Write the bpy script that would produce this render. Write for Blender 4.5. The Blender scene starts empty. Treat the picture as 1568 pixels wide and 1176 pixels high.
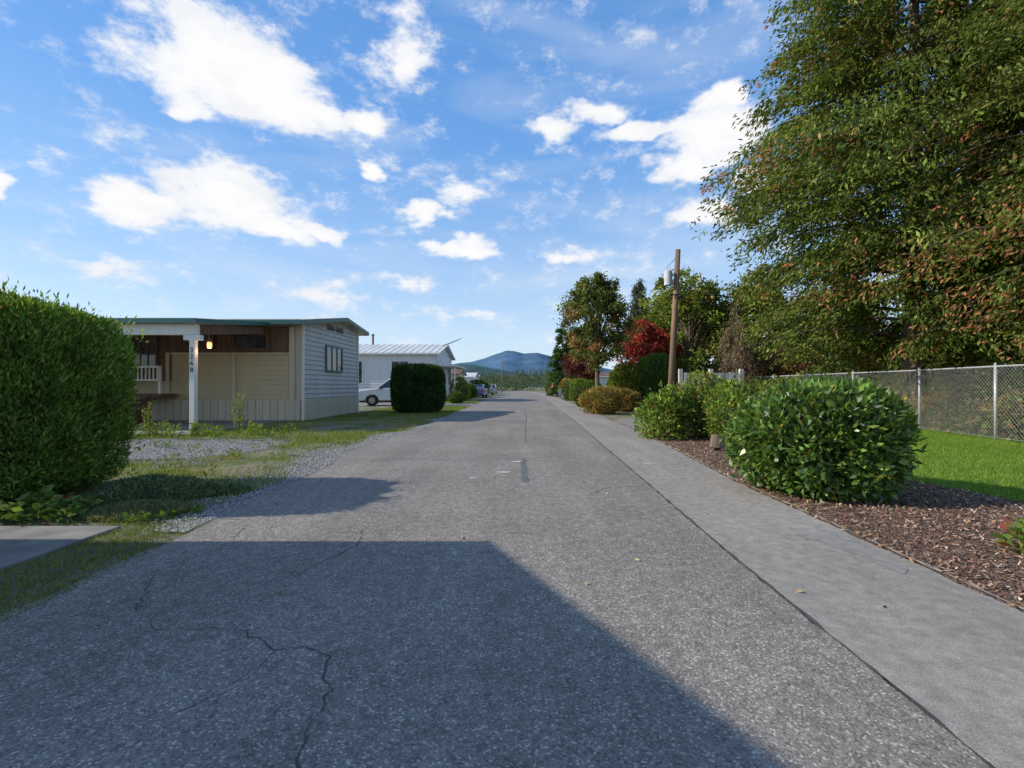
import bpy, math, random
import numpy as np
from mathutils import Vector
rng=np.random.default_rng(7); random.seed(7)
scene=bpy.context.scene
COL=scene.collection

# ---------------------------------------------------------------- helpers
def link(o,parent=None):
    COL.objects.link(o)
    if parent is not None: o.parent=parent
    return o
def empty(name):
    e=bpy.data.objects.new(name,None); e.empty_display_size=.2
    return link(e)
def mesh_obj(name,V,F,mat=None,parent=None,smooth=False,col=None):
    me=bpy.data.meshes.new(name)
    V=np.asarray(V,dtype=np.float32)
    if isinstance(F,np.ndarray):
        k=F.shape[1]
        me.vertices.add(len(V)); me.vertices.foreach_set('co',V.ravel())
        me.loops.add(F.size); me.loops.foreach_set('vertex_index',F.astype(np.int32).ravel())
        me.polygons.add(len(F)); me.polygons.foreach_set('loop_start',np.arange(0,F.size,k,dtype=np.int32))
        me.update(calc_edges=True)
    else:
        me.from_pydata(V.tolist(),[],F); me.update()
    if col is not None:
        a=me.color_attributes.new('Col','FLOAT_COLOR','POINT')
        c=np.ones((len(V),4),dtype=np.float32); c[:,:3]=col
        a.data.foreach_set('color',c.ravel())
    if mat is not None: me.materials.append(mat)
    if smooth: me.polygons.foreach_set('use_smooth',[True]*len(me.polygons))
    return link(bpy.data.objects.new(name,me),parent)
class MB:
    def __init__(s): s.V=[]; s.F=[]
    def box(s,x0,x1,y0,y1,z0,z1):
        n=len(s.V)
        s.V+=[(x0,y0,z0),(x1,y0,z0),(x1,y1,z0),(x0,y1,z0),(x0,y0,z1),(x1,y0,z1),(x1,y1,z1),(x0,y1,z1)]
        s.F+=[[n,n+3,n+2,n+1],[n+4,n+5,n+6,n+7],[n,n+1,n+5,n+4],[n+1,n+2,n+6,n+5],[n+2,n+3,n+7,n+6],[n+3,n,n+4,n+7]]
        return s
    def poly(s,pts):
        n=len(s.V); s.V+=list(pts); s.F.append(list(range(n,n+len(pts)))); return s
    def tube(s,pts,rad,k=7,cap=True):
        pts=[Vector(p) for p in pts]; n0=len(s.V)
        for i,p in enumerate(pts):
            d=(pts[min(i+1,len(pts)-1)]-pts[max(i-1,0)]).normalized()
            a=d.cross(Vector((0,0,1)))
            if a.length<.05: a=d.cross(Vector((1,0,0)))
            a.normalize(); b=d.cross(a)
            for j in range(k):
                t=2*math.pi*j/k
                s.V.append(tuple(p+(a*math.cos(t)+b*math.sin(t))*rad[i]))
        for i in range(len(pts)-1):
            for j in range(k):
                s.F.append([n0+i*k+j,n0+i*k+(j+1)%k,n0+(i+1)*k+(j+1)%k,n0+(i+1)*k+j])
        if cap:
            s.F.append([n0+j for j in range(k)][::-1]); m=n0+(len(pts)-1)*k
            s.F.append([m+j for j in range(k)])
        return s
    def obj(s,name,mat,parent=None,smooth=False,bevel=0):
        o=mesh_obj(name,s.V,s.F,mat,parent,smooth)
        if bevel:
            m=o.modifiers.new('Bevel','BEVEL'); m.width=bevel; m.segments=2; m.limit_method='ANGLE'
        return o
def snoise(P,freq,seed=0,n=5):
    r=np.random.default_rng(seed); out=np.zeros(len(P))
    for i in range(n):
        d=r.normal(size=3); d/=np.linalg.norm(d)
        out+=np.sin(P@d*freq*(.7+.9*r.random())+r.random()*6.28)
    return out/n*1.4

# ---------------------------------------------------------------- materials
def newmat(name):
    m=bpy.data.materials.new(name); m.use_nodes=True
    nt=m.node_tree; b=nt.nodes['Principled BSDF']
    return m,nt,b
def ramp(nt,fac,stops):
    r=nt.nodes.new('ShaderNodeValToRGB'); cr=r.color_ramp
    while len(cr.elements)<len(stops): cr.elements.new(.5)
    for e,(p,c) in zip(cr.elements,stops):
        e.position=p; e.color=(c[0],c[1],c[2],1) if hasattr(c,'__len__') else (c,c,c,1)
    nt.links.new(fac,r.inputs[0]); return r.outputs[0]
def noise(nt,vec,scale,detail=4,rough=.55,dist=0):
    n=nt.nodes.new('ShaderNodeTexNoise'); n.inputs['Scale'].default_value=scale
    n.inputs['Detail'].default_value=detail; n.inputs['Roughness'].default_value=rough
    n.inputs['Distortion'].default_value=dist
    nt.links.new(vec,n.inputs['Vector']); return n.outputs['Fac']
def mixc(nt,fac,a,b,mode='MIX'):
    m=nt.nodes.new('ShaderNodeMix'); m.data_type='RGBA'; m.blend_type=mode
    for s,v in ((m.inputs[0],fac),(m.inputs[6],a),(m.inputs[7],b)):
        if isinstance(v,bpy.types.NodeSocket): nt.links.new(v,s)
        elif hasattr(v,'__len__'): s.default_value=(*v[:3],1)
        else: s.default_value=v
    return m.outputs[2]
def math_(nt,op,a,b=None,c=None,clamp=False):
    m=nt.nodes.new('ShaderNodeMath'); m.operation=op; m.use_clamp=clamp
    for i,v in enumerate((a,b,c)):
        if v is None: continue
        if isinstance(v,bpy.types.NodeSocket): nt.links.new(v,m.inputs[i])
        else: m.inputs[i].default_value=v
    return m.outputs[0]
def bump(nt,b,h,strength=.4,dist=.01):
    n=nt.nodes.new('ShaderNodeBump'); n.inputs['Strength'].default_value=strength; n.inputs['Distance'].default_value=dist
    nt.links.new(h,n.inputs['Height']); nt.links.new(n.outputs[0],b.inputs['Normal'])
def coords(nt): return nt.nodes.new('ShaderNodeTexCoord').outputs['Object']
def plain(name,c,rough=.7,var=.15,scale=3,bmp=0,bs=40,metal=0,streak=False):
    m,nt,b=newmat(name); v=coords(nt)
    if streak:
        mp=nt.nodes.new('ShaderNodeMapping'); mp.inputs['Scale'].default_value=(1,1,.15); nt.links.new(v,mp.inputs[0]); vv=mp.outputs[0]
    else: vv=v
    f=noise(nt,vv,scale,3,.6)
    lo=[x*(1-var) for x in c]; hi=[min(1,x*(1+var)) for x in c]
    nt.links.new(ramp(nt,f,[(.3,lo),(.7,hi)]),b.inputs['Base Color'])
    b.inputs['Roughness'].default_value=rough; b.inputs['Metallic'].default_value=metal
    if bmp: bump(nt,b,noise(nt,v,bs,3,.6),bmp,.01)
    return m
def leafmat(name,trans=.3,gloss=0,rough=.4):
    m=bpy.data.materials.new(name); m.use_nodes=True; nt=m.node_tree
    nt.nodes.remove(nt.nodes['Principled BSDF'])
    a=nt.nodes.new('ShaderNodeAttribute'); a.attribute_name='Col'
    d=nt.nodes.new('ShaderNodeBsdfDiffuse'); nt.links.new(a.outputs['Color'],d.inputs[0])
    out=d.outputs[0]
    if trans:
        t=nt.nodes.new('ShaderNodeBsdfTranslucent')
        nt.links.new(mixc(nt,1.0,a.outputs['Color'],(1.4,1.45,.7),'MULTIPLY'),t.inputs[0])
        mx=nt.nodes.new('ShaderNodeMixShader'); mx.inputs[0].default_value=trans
        nt.links.new(out,mx.inputs[1]); nt.links.new(t.outputs[0],mx.inputs[2]); out=mx.outputs[0]
    if gloss:
        g=nt.nodes.new('ShaderNodeBsdfGlossy'); g.inputs['Roughness'].default_value=rough; g.inputs['Color'].default_value=(.9,.9,.9,1)
        mx=nt.nodes.new('ShaderNodeMixShader'); mx.inputs[0].default_value=gloss
        nt.links.new(out,mx.inputs[1]); nt.links.new(g.outputs[0],mx.inputs[2]); out=mx.outputs[0]
    nt.links.new(out,nt.nodes['Material Output'].inputs[0]); return m
LEAF=leafmat('foliage_leaf'); GLOSSY=leafmat('glossy_leaf',.28,.05,.38); DRY=leafmat('dry_bits',0)
BARK=plain('bark',(.15,.11,.08),.95,.4,6,.8,30,streak=True)
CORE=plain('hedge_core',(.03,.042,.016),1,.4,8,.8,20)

def asphalt(name,lo,mid,hi,scale,bm,big=.18,vec=.6):
    m,nt,b=newmat(name); v=coords(nt)
    vo=nt.nodes.new('ShaderNodeTexVoronoi'); vo.inputs['Scale'].default_value=scale; vo.inputs['Randomness'].default_value=1
    nt.links.new(v,vo.inputs['Vector'])
    sep=nt.nodes.new('ShaderNodeSeparateColor'); nt.links.new(vo.outputs['Color'],sep.inputs[0])
    c=ramp(nt,sep.outputs[0],[(0,lo),(.45,mid),(.86,mid*1.15),(.96,hi)])
    ed=ramp(nt,vo.outputs['Distance'],[(.25,1),(.75,.6)])
    c=mixc(nt,vec,c,ed,'MULTIPLY')
    c=mixc(nt,1,c,ramp(nt,noise(nt,v,.45,4,.6),[(.3,1-big),(.7,1+big*.6)]),'MULTIPLY')
    mp=nt.nodes.new('ShaderNodeMapping'); mp.inputs['Scale'].default_value=(1.3,.12,1); nt.links.new(v,mp.inputs[0])
    c=mixc(nt,1,c,ramp(nt,noise(nt,mp.outputs[0],1.2,3,.6),[(.3,.84),(.7,1.08)]),'MULTIPLY')
    c=mixc(nt,1,c,ramp(nt,noise(nt,v,11,3,.6),[(.3,.80),(.7,1.16)]),'MULTIPLY')
    c=mixc(nt,1,c,(1.07,.97,.845),'MULTIPLY')
    nt.links.new(c,b.inputs['Base Color']); b.inputs['Roughness'].default_value=.92
    b.inputs['Specular IOR Level'].default_value=.15
    bump(nt,b,math_(nt,'SUBTRACT',1.0,vo.outputs['Distance']),bm,.005)
    return m
ROAD=asphalt('old_asphalt',.155,.255,.50,100,.42)
STRIP=asphalt('smooth_asphalt',.245,.30,.42,210,.25,.12,.4)

def groundmat():
    m,nt,b=newmat('ground_soil_grass'); v=coords(nt)
    g=ramp(nt,noise(nt,v,9,5,.7),[(.3,(.06,.08,.02)),(.6,(.13,.17,.045)),(.8,(.21,.21,.085))])
    d=ramp(nt,noise(nt,v,30,4,.7),[(.3,(.16,.14,.105)),(.7,(.34,.30,.24))])
    f=ramp(nt,noise(nt,v,.8,5,.65),[(.42,0),(.56,1)])
    nt.links.new(mixc(nt,f,g,d),b.inputs['Base Color']); b.inputs['Roughness'].default_value=1
    b.inputs['Specular IOR Level'].default_value=.1
    bump(nt,b,noise(nt,v,60,3,.7),.8,.02); return m
def lawnmat():
    m,nt,b=newmat('lawn_turf'); v=coords(nt)
    g=ramp(nt,noise(nt,v,25,4,.7),[(.3,(.07,.125,.018)),(.7,(.16,.25,.035))])
    l=ramp(nt,noise(nt,v,.9,3,.6),[(.3,.8),(.7,1.15)])
    nt.links.new(mixc(nt,1,g,l,'MULTIPLY'),b.inputs['Base Color']); b.inputs['Roughness'].default_value=1
    b.inputs['Specular IOR Level'].default_value=.1
    bump(nt,b,noise(nt,v,90,3,.7),.8,.02); return m
def gravelmat(name,lo,hi,scale=45):
    m,nt,b=newmat(name); v=coords(nt)
    vo=nt.nodes.new('ShaderNodeTexVoronoi'); vo.inputs['Scale'].default_value=scale; nt.links.new(v,vo.inputs['Vector'])
    sep=nt.nodes.new('ShaderNodeSeparateColor'); nt.links.new(vo.outputs['Color'],sep.inputs[0])
    c=ramp(nt,sep.outputs[1],[(0,lo),(1,hi)])
    c=mixc(nt,1,c,ramp(nt,vo.outputs['Distance'],[(.3,1),(.8,.4)]),'MULTIPLY')
    nt.links.new(c,b.inputs['Base Color']); b.inputs['Roughness'].default_value=1
    bump(nt,b,math_(nt,'SUBTRACT',1.0,vo.outputs['Distance']),1,.02); return m
GROUND=groundmat(); LAWN=lawnmat()
GRAVEL=gravelmat('gravel',(.20,.19,.17),(.52,.50,.46))
MULCH=gravelmat('bark_mulch',(.09,.05,.033),(.34,.22,.155),60)
CONC=plain('concrete',(.20,.19,.17),.9,.32,2.5,.3,80)
SOIL=plain('dark_soil',(.13,.12,.085),1,.45,5,.8,60)
DARK=plain('crack_fill',(.06,.057,.052),.9,.3,10)
PAINT=plain('road_paint',(.66,.65,.62),.8,.35,30)

# ---------------------------------------------------------------- foliage
def rdir(n):
    d=rng.normal(size=(n,3)); return d/np.linalg.norm(d,axis=1)[:,None]
def pick(pal,n):
    cs=np.array([p[0] for p in pal]); w=np.array([p[1] for p in pal],float); w/=w.sum()
    return cs[rng.choice(len(pal),n,p=w)]
def leaves(name,P,D,L,W,C,mat,parent=None,fold=0):
    n=len(P); D=D/np.linalg.norm(D,axis=1)[:,None]
    S=np.cross(D,rdir(n)); S/=np.linalg.norm(S,axis=1)[:,None]+1e-9
    L=np.broadcast_to(L,n)[:,None]; W=np.broadcast_to(W,n)[:,None]
    V=np.empty((n,4,3),np.float32)
    V[:,0]=P; V[:,1]=P+D*L*.5+S*W*.5; V[:,2]=P+D*L; V[:,3]=P+D*L*.5-S*W*.5
    if fold:
        up=np.cross(S,D); V[:,1]+=up*W*fold; V[:,3]+=up*W*fold
    F=np.arange(n*4).reshape(n,4)
    return mesh_obj(name,V.reshape(-1,3),F,mat,parent,col=np.repeat(C,4,axis=0))
G1=[((.05,.08,.018),3),((.08,.115,.028),3),((.12,.15,.038),2),((.03,.055,.014),2)]
GY=[((.09,.12,.024),3),((.14,.165,.035),3),((.22,.20,.055),1.4),((.055,.085,.02),2),((.22,.13,.05),.25)]
HEDGEP=[((.062,.11,.022),3),((.10,.16,.03),4),((.145,.215,.045),2.6),((.22,.16,.07),.4)]
DKG=[((.026,.05,.015),3),((.04,.072,.022),3),((.06,.095,.028),1)]
RED=[((.25,.035,.035),3),((.36,.07,.05),2),((.14,.025,.025),2),((.30,.13,.06),.6)]
DRED=[((.10,.03,.03),3),((.15,.04,.04),2),((.06,.028,.025),2)]
ORG=[((.26,.14,.05),3),((.21,.17,.05),2),((.11,.13,.035),3.5),((.28,.10,.05),.6)]
YEL=[((.20,.20,.035),3),((.14,.17,.03),3),((.08,.12,.02),1.5)]
BRN=[((.13,.095,.065),3),((.19,.14,.10),2),((.08,.06,.045),2)]
LB=1.5
def jit(C,a=.22):
    n=len(C); return LB*C*(1+rng.normal(size=(n,1))*a).clip(.4,1.7)*(1+rng.normal(size=(n,3))*.05)

def hedge(name,c,half,nexp,n,L,W,pal,seed=0,amp=.06,core=True,mat=LEAF,up=.5,shell=.12,core_s=.9,freq=3.0,sprout=.03):
    e=empty(name); a,b,h=half; cz=h*.50; cc=h*.50
    d=rdir(n); q=(np.abs(d)**nexp).sum(1)**(-1/nexp)
    P=d*q[:,None]*np.array([a,b,cc]); cen=np.array([c[0],c[1],cz])
    f=1+amp*snoise(P,freq,seed)+amp*.6*snoise(P,freq*3.2,seed+1)
    dep=1-shell*rng.random(n)**1.5
    spr=(rng.random(n)<.12)*(rng.random(n)*sprout*2)*(snoise(P,freq*7,seed+8)>.1)
    Q=P*(f*dep+spr)[:,None]+cen
    k=Q[:,2]>.02
    out=P/np.array([a,b,cc])**2; out/=np.linalg.norm(out,axis=1)[:,None]
    D=out*.7+rdir(n)*.8+np.array([0,0,up])
    cl=snoise(P,freq*2.2,seed+5)
    C=pick(pal,n)*(1+.30*cl)[:,None]; C=jit(C)
    LL=L*(.6+.7*rng.random(n)); WW=W*(.7+.6*rng.random(n))
    leaves('leaves',Q[k],D[k],LL[k],WW[k],C[k].clip(.004,1),mat,e,.12)
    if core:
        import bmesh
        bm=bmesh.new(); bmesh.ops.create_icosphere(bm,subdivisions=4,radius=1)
        me=bpy.data.meshes.new('dark_core')  # solid dark blob put inside the leaf shell to block see-through
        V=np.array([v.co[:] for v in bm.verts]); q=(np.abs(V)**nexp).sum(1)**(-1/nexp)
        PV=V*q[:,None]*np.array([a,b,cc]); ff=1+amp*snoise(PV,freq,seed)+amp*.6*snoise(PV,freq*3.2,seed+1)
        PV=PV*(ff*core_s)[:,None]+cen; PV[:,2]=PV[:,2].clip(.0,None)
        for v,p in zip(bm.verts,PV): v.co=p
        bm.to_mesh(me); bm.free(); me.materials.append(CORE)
        link(bpy.data.objects.new('dark_core',me),e)
    mb=MB()
    for i in range(7):
        x=c[0]+random.uniform(-.5,.5)*a; y=c[1]+random.uniform(-.5,.5)*b
        mb.tube([(c[0]+(x-c[0])*.4,c[1]+(y-c[1])*.4,-.02),(x,y,h*.5)],[.03,.015],5)
    mb.obj('stems',BARK,e)
    return e

def tree(name,base,height,crown,nclump,per,L,W,pal,trunk_r=.15,seed=0,lean=(0,0),mat=LEAF,clr=.17,uneven=.25,spires=0,topn=.35):
    e=empty(name); rx,ry,z0,z1=crown; bx,by=base; cz=(z0+z1)/2; rz=(z1-z0)/2
    top=np.array([bx+lean[0],by+lean[1],cz])
    d=rdir(nclump); r=rng.uniform(.35,1,nclump)**.6
    env=1+uneven*snoise(d,2.6,seed)+uneven*.5*snoise(d,6,seed+3)
    CP=d*(r*env)[:,None]*np.array([rx,ry,rz])+top
    t=((CP[:,2]-cz)/rz).clip(-1,1.3); s=1-topn*np.clip(t,0,1.3)
    CP[:,0]=top[0]+(CP[:,0]-top[0])*s; CP[:,1]=top[1]+(CP[:,1]-top[1])*s
    if spires:
        for i in range(spires):
            a=random.random()*6.28; rr=random.random()*.75; zt=z1*(1.02-.12*rr)+random.uniform(-.1,.25)
            for q in np.linspace(0,1,5):
                CP=np.vstack([CP,[top[0]+rx*rr*math.cos(a),top[1]+ry*rr*math.sin(a),zt-q*1.4]])
    nclump=len(CP)
    mb=MB(); fork=z0+(cz-z0)*.3
    mb.tube([(bx,by,-.05),(bx+.03,by,.3),(bx+lean[0]*.3,by,fork*.6),(bx+lean[0]*.6,by,fork),(top[0],top[1],cz+rz*.6)],
            [trunk_r*1.35,trunk_r,trunk_r*.85,trunk_r*.75,trunk_r*.15],9)
    for i in range(0,nclump,max(1,nclump//45)):
        p=CP[i]; zz=min(max(fork*.85,p[2]-rz*.9-.2),cz)
        st=Vector((bx+lean[0]*.6,by,zz)); en=Vector(p); mid=st.lerp(en,.5)+Vector((random.uniform(-.1,.1),random.uniform(-.1,.1),.12*rz))
        mb.tube([st,mid,en],[trunk_r*.38,trunk_r*.22,trunk_r*.06],5,False)
    mb.obj('trunk_and_limbs',BARK,e,True)
    R=(rx+ry+rz)/3; idx=np.repeat(np.arange(nclump),per); n=len(idx)
    rc=R*clr*(.6+.8*rng.random(nclump))
    if spires: rc[-spires*5:]*=.55
    off=rng.normal(size=(n,3))*.55*np.array([1,1,.7])
    P=CP[idx]+off*rc[idx][:,None]
    CC=pick(pal,nclump)[idx]*.6+pick(pal,n)*.4
    C=jit(CC*(1+.25*rng.normal(size=nclump)[idx]).clip(.55,1.6)[:,None])
    D=rdir(n)+np.array([0,0,-.25])+off*.3
    LL=L*(.6+.7*rng.random(n)); k=P[:,2]>.03
    leaves('leaves',P[k],D[k],LL[k],(W*(.7+.6*rng.random(n)))[k],C[k].clip(.004,1),mat,e,.15)
    return e

def conifer(name,base,prof,nb,sp,per,L,W,pal,trunk_r=.25,droop=.3,seed=0,hang=.8,tip=None,sprad=.22,inner=.3,zfloor=.05,thr=None,rad=.6,dj=.55,flow=.5):
    """branches radiate from the trunk; each carries clusters of narrow sprays"""
    e=empty(name); bx,by=base; zs=[p[0] for p in prof]; rs=[p[1] for p in prof]; H=zs[-1]
    mb=MB(); mb.tube([(bx,by,-.1),(bx,by,.5),(bx+.05,by,H*.5),(bx,by,H*.98)],[trunk_r*1.4,trunk_r,trunk_r*.6,.02],9)
    ar=np.cumsum(np.interp(np.linspace(zs[0],H,200),zs,rs)); ar/=ar[-1]
    z=np.interp(rng.random(nb),ar,np.linspace(zs[0],H,200)); th=rng.random(nb)*2*math.pi
    lm=1+.26*snoise(np.c_[np.cos(th)*2,np.sin(th)*2,z*.8],1.6,seed)+.14*rng.normal(size=nb)
    R=np.interp(z,zs,rs)*lm.clip(.45,1.3)
    t=inner+(1.02-inner)*rng.random((nb,sp))**.75
    wob=.12*rng.normal(size=(nb,sp))*t
    X=bx+R[:,None]*t*np.cos(th[:,None]+wob); Y=by+R[:,None]*t*np.sin(th[:,None]+wob)
    Z=z[:,None]+R[:,None]*(.28*t-droop*1.5*t**2.2)+.06*rng.normal(size=(nb,sp))
    for i in range(0,nb,max(1,nb//140)):
        pts=[(bx+R[i]*q*math.cos(th[i]),by+R[i]*q*math.sin(th[i]),z[i]+R[i]*(.28*q-droop*1.5*q**2.2)) for q in (0,.35,.7,.97)]
        r0=min(.07,.02+R[i]*.012); mb.tube(pts,[r0,r0*.7,r0*.4,.008],5,False)
    mb.obj('trunk_and_branches',BARK,e,True)
    S=np.stack([X,Y,Z],-1).reshape(-1,3); ns=len(S); idx=np.repeat(np.arange(ns),per); n=len(idx)
    outd=np.stack([np.cos(th),np.sin(th),np.zeros(nb)],-1); od=np.repeat(outd,sp,axis=0)
    sd_=rdir(ns)
    drop=rng.random(n)
    P=S[idx]+rng.normal(size=(n,3))*sprad*np.array([rad,rad,.35])+np.c_[np.zeros(n),np.zeros(n),-drop*sprad*2.4*hang]+od[idx]*(drop*sprad*.8)[:,None]
    D=od[idx]*flow+rdir(n)*dj+sd_[idx]*.45+np.array([0,0,-hang])
    cs=pick(pal,ns); cb=np.repeat(1+.25*snoise(np.c_[np.cos(th)*3,np.sin(th)*3,z],1.3,seed+9),sp)
    cl2=1+.25*rng.normal(size=ns)
    C=cs[idx]*.65+pick(pal,n)*.35; C=C*cb[idx][:,None]*cl2[idx].clip(.5,1.5)[:,None]
    if tip is not None:
        m=(snoise(S,1.1,seed+4)+.45*rng.normal(size=ns)+ (0 if thr is None else thr(S)))>tip[1]
        mm=m[idx]&(drop>.35); C[mm]=pick(tip[0],mm.sum())
    C=jit(C); k=P[:,2]>zfloor+.25*snoise(P,2.5,seed)
    leaves('sprays',P[k],D[k],(L*(.6+.8*rng.random(n)))[k],(W*(.7+.6*rng.random(n)))[k],C[k].clip(.004,1),LEAF,e)
    return e

def grass(name,P,h,w,C,parent=None,lean=.35):
    n=len(P); a=rng.random(n)*6.283; s=np.c_[np.cos(a),np.sin(a),np.zeros(n)]
    h=np.broadcast_to(h,n); V=np.empty((n,3,3),np.float32); w=np.broadcast_to(w,n)[:,None]
    V[:,0]=P-s*w*.5; V[:,1]=P+s*w*.5
    V[:,2]=P+np.c_[rng.normal(size=(n,2))*lean*h[:,None],h]
    return mesh_obj(name,V.reshape(-1,3),np.arange(n*3).reshape(n,3),LEAF,parent,col=np.repeat(C,3,axis=0))

# ---------------------------------------------------------------- terrain & roads
def sheet(name,pts,z,mat,jag=.04,step=.25):
    out=[]
    for i in range(len(pts)):
        a=np.array(pts[i],float); b=np.array(pts[(i+1)%len(pts)],float); L=np.linalg.norm(b-a); k=max(1,int(L/step))
        for j in range(k):
            p=a+(b-a)*j/k+rng.normal(size=2)*jag
            out.append((p[0],p[1],z))
    return mesh_obj(name,out,[list(range(len(out)))],mat)
def bend(y): return -((max(0,y-85))/60)**2*4
def strip_mesh(name,ys,xl,xr,z,mat,jl=0,jr=0):
    V=[];F=[]
    for i,y in enumerate(ys):
        l=xl(y)+bend(y)+random.uniform(-1,1)*jl; r=xr(y)+bend(y)+random.uniform(-1,1)*jr
        V+=[(l,y,z),(r,y,z)]
        if i: n=2*i; F.append([n-2,n-1,n+1,n])
    return mesh_obj(name,V,F,mat)
YS=list(np.arange(-25,25,.12))+list(np.arange(25,60,.5))+list(np.arange(60,260,4))
LXK=([-25,3,6,8.5,10,13,18,26,52,104,200],[-3.15,-3.15,-3.35,-3.45,-3.8,-3.75,-3.35,-3.55,-4.1,-4.6,-4.6])
LXv=lambda y:np.interp(y,*LXK)
LX=lambda y: float(LXv(y))+.05*math.sin(y*1.9)+.04*math.sin(y*4.3+1)
MX=lambda y: float(np.interp(y,[-25,4,21,60,200],[1.66,1.70,2.08,2.5,2.6]))
RX=lambda y: float(np.interp(y,[-25,3,7,14,45,200],[3.05,3.05,3.08,3.5,4.1,4.4]))
mesh_obj('ground',[(-4000,-600,0),(4000,-600,0),(4000,6000,0),(-4000,6000,0)],[[0,1,2,3]],GROUND)
strip_mesh('road',YS,LX,MX,.016,ROAD,.035,.012)
strip_mesh('side_pavement',YS,lambda y:MX(y)+.012,RX,.020,STRIP,.008,.02)
strip_mesh('gravel_verge',list(np.arange(5,30,.15)),lambda y:LX(y)-float(np.interp(y,[5,6,9,12,16,30],[.12,.7,.6,.35,.3,.2])),lambda y:LX(y)+.1,.008,GRAVEL,.12,0)
strip_mesh('pavement_seam',YS[:420],lambda y:MX(y)-.002,lambda y:MX(y)+.010,.0235,DARK,.011,.011)
strip_mesh('pavement_edging',YS[120:380],lambda y:RX(y)+.03,lambda y:RX(y)+.06,.026,plain('edging_timber',(.30,.25,.19),.9,.4,9),.018,.018)
LAWNP=[(5.9,1.2),(14,0),(14,22),(12.4,30),(8.5,19),(7.6,14.5),(7.2,10),(5.6,7.3),(6.1,5)]
sheet('lawn',LAWNP,.006,LAWN,.06)
sheet('mulch_bed',[(3.0,-3),(7,-3),(6.0,1.2),(6.15,5),(5.7,7.3),(7.3,10),(7.7,14.5),(5.6,15.8),(3.5,15.5),(3.45,13),(3.0,7)],.010,MULCH,.06)
sheet('gravel_driveway',[(3.4,16),(6,16.3),(9.5,20),(8,22),(5,21),(3.6,20.5)],.009,GRAVEL,.08)
sheet('gravel_patch',[(-12.5,12.6),(-6.9,13.0),(-5.6,11.6),(-5.9,9.9),(-8.5,8.7),(-12,8.3),(-14,10)],.006,GRAVEL,.14)
sheet('soil_patch',[(-7.7,1),(-3.0,1),(-3.0,4.2),(-3.2,5.5),(-4.2,6.2),(-5.6,6.4),(-7.7,5.6)],.0045,SOIL,.1)
sheet('far_driveway',[(-22,34),(-3.9,34.5),(-4,40.5),(-22,41)],.006,GRAVEL,.1)
MB().box(-7.5,-3.95,2.95,4.75,-.05,.035).obj('concrete_slab',CONC,bevel=.01)
MB().box(-24,-9.6,13.9,19.5,-.05,.04).obj('carport_floor',CONC,bevel=.01)

def ribbon(mb,pts,w,z,wob=.010):
    P=[]
    for i in range(len(pts)-1):
        a=np.array(pts[i]);b=np.array(pts[i+1]);k=max(2,int(np.linalg.norm(b-a)/.05))
        for j in range(k): P.append(a+(b-a)*j/k+rng.normal(size=2)*wob)
    P.append(np.array(pts[-1])); n=len(mb.V)
    for i,p in enumerate(P):
        d=P[min(i+1,len(P)-1)]-P[max(i-1,0)]; d=d/ (np.linalg.norm(d)+1e-9); s=np.array([-d[1],d[0]])
        ww=w*(.2+.9*random.random())*(0.3 if i in(0,len(P)-1) else 1)
        mb.V+=[tuple((*(p-s*ww/2),z)),tuple((*(p+s*ww/2),z))]
        if i: mb.F.append([n+2*i-2,n+2*i,n+2*i+1,n+2*i-1])
mb=MB()
ribbon(mb,[(-1.62,2.75),(-1.42,2.62),(-1.30,2.55),(-1.18,2.57),(-1.0,2.48),(-.95,2.3),(-.88,2.2),(-.86,1.9),(-.7,1.4)],.011,.0205)
ribbon(mb,[(-1.55,4.65),(-1.45,4.2),(-1.62,3.7),(-1.68,3.45)],.010,.0205)
ribbon(mb,[(-1.30,2.55),(-1.33,2.3),(-1.5,2.0)],.006,.0205)
ribbon(mb,[(-2.5,3.1),(-2.1,2.75),(-1.62,2.75)],.006,.0205)
ribbon(mb,[(-2.9,9),(-2.2,9.3),(-1.2,9.1),(-.2,9.35)],.02,.0205)
ribbon(mb,[(.9,6.3),(1.15,6.6),(1.62,6.7)],.012,.0205)
ribbon(mb,[(-2.8,5.0),(-2.6,4.2),(-2.75,3.6),(-2.4,3.0)],.006,.0205)
ribbon(mb,[(.05,12),(.05,16),(.12,22),(.0,30)],.025,.0205)
ribbon(mb,[(-3,13.5),(-1.5,13.8),(1.4,13.6)],.025,.0205)
ribbon(mb,[(-3,19.5),(-1,19.2),(1.6,19.4)],.03,.0205)
mb.obj('road_cracks',DARK)
TAR=plain('tar_patch',(.11,.11,.105),.85,.3,20)
mb=MB(); ribbon(mb,[(.0,9.3),(.0,7.6),(.04,7.0)],.13,.0190); mb.obj('tar_patch',TAR)
mb=MB()
for (x,y,w,l) in [(-.13,8.9,.2,.10),(-.33,7.8,.24,.08),(-.75,7.3,.13,.06),(2.25,8.7,.25,.06),(1.95,10,.12,.05)]:
    ribbon(mb,[(x-w/2,y),(x,y-l*.3),(x+w/2,y-l*.1)],l,.0240)
mb.obj('road_paint_marks',PAINT)
sheet('repair_patch',[(2.55,4.5),(2.9,4.6),(3.0,4.35),(2.95,3.7),(2.8,3.55),(2.7,4.1)],.0235,plain('repair_asphalt',(.235,.215,.19),.9,.2,12),.02,.1)

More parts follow.
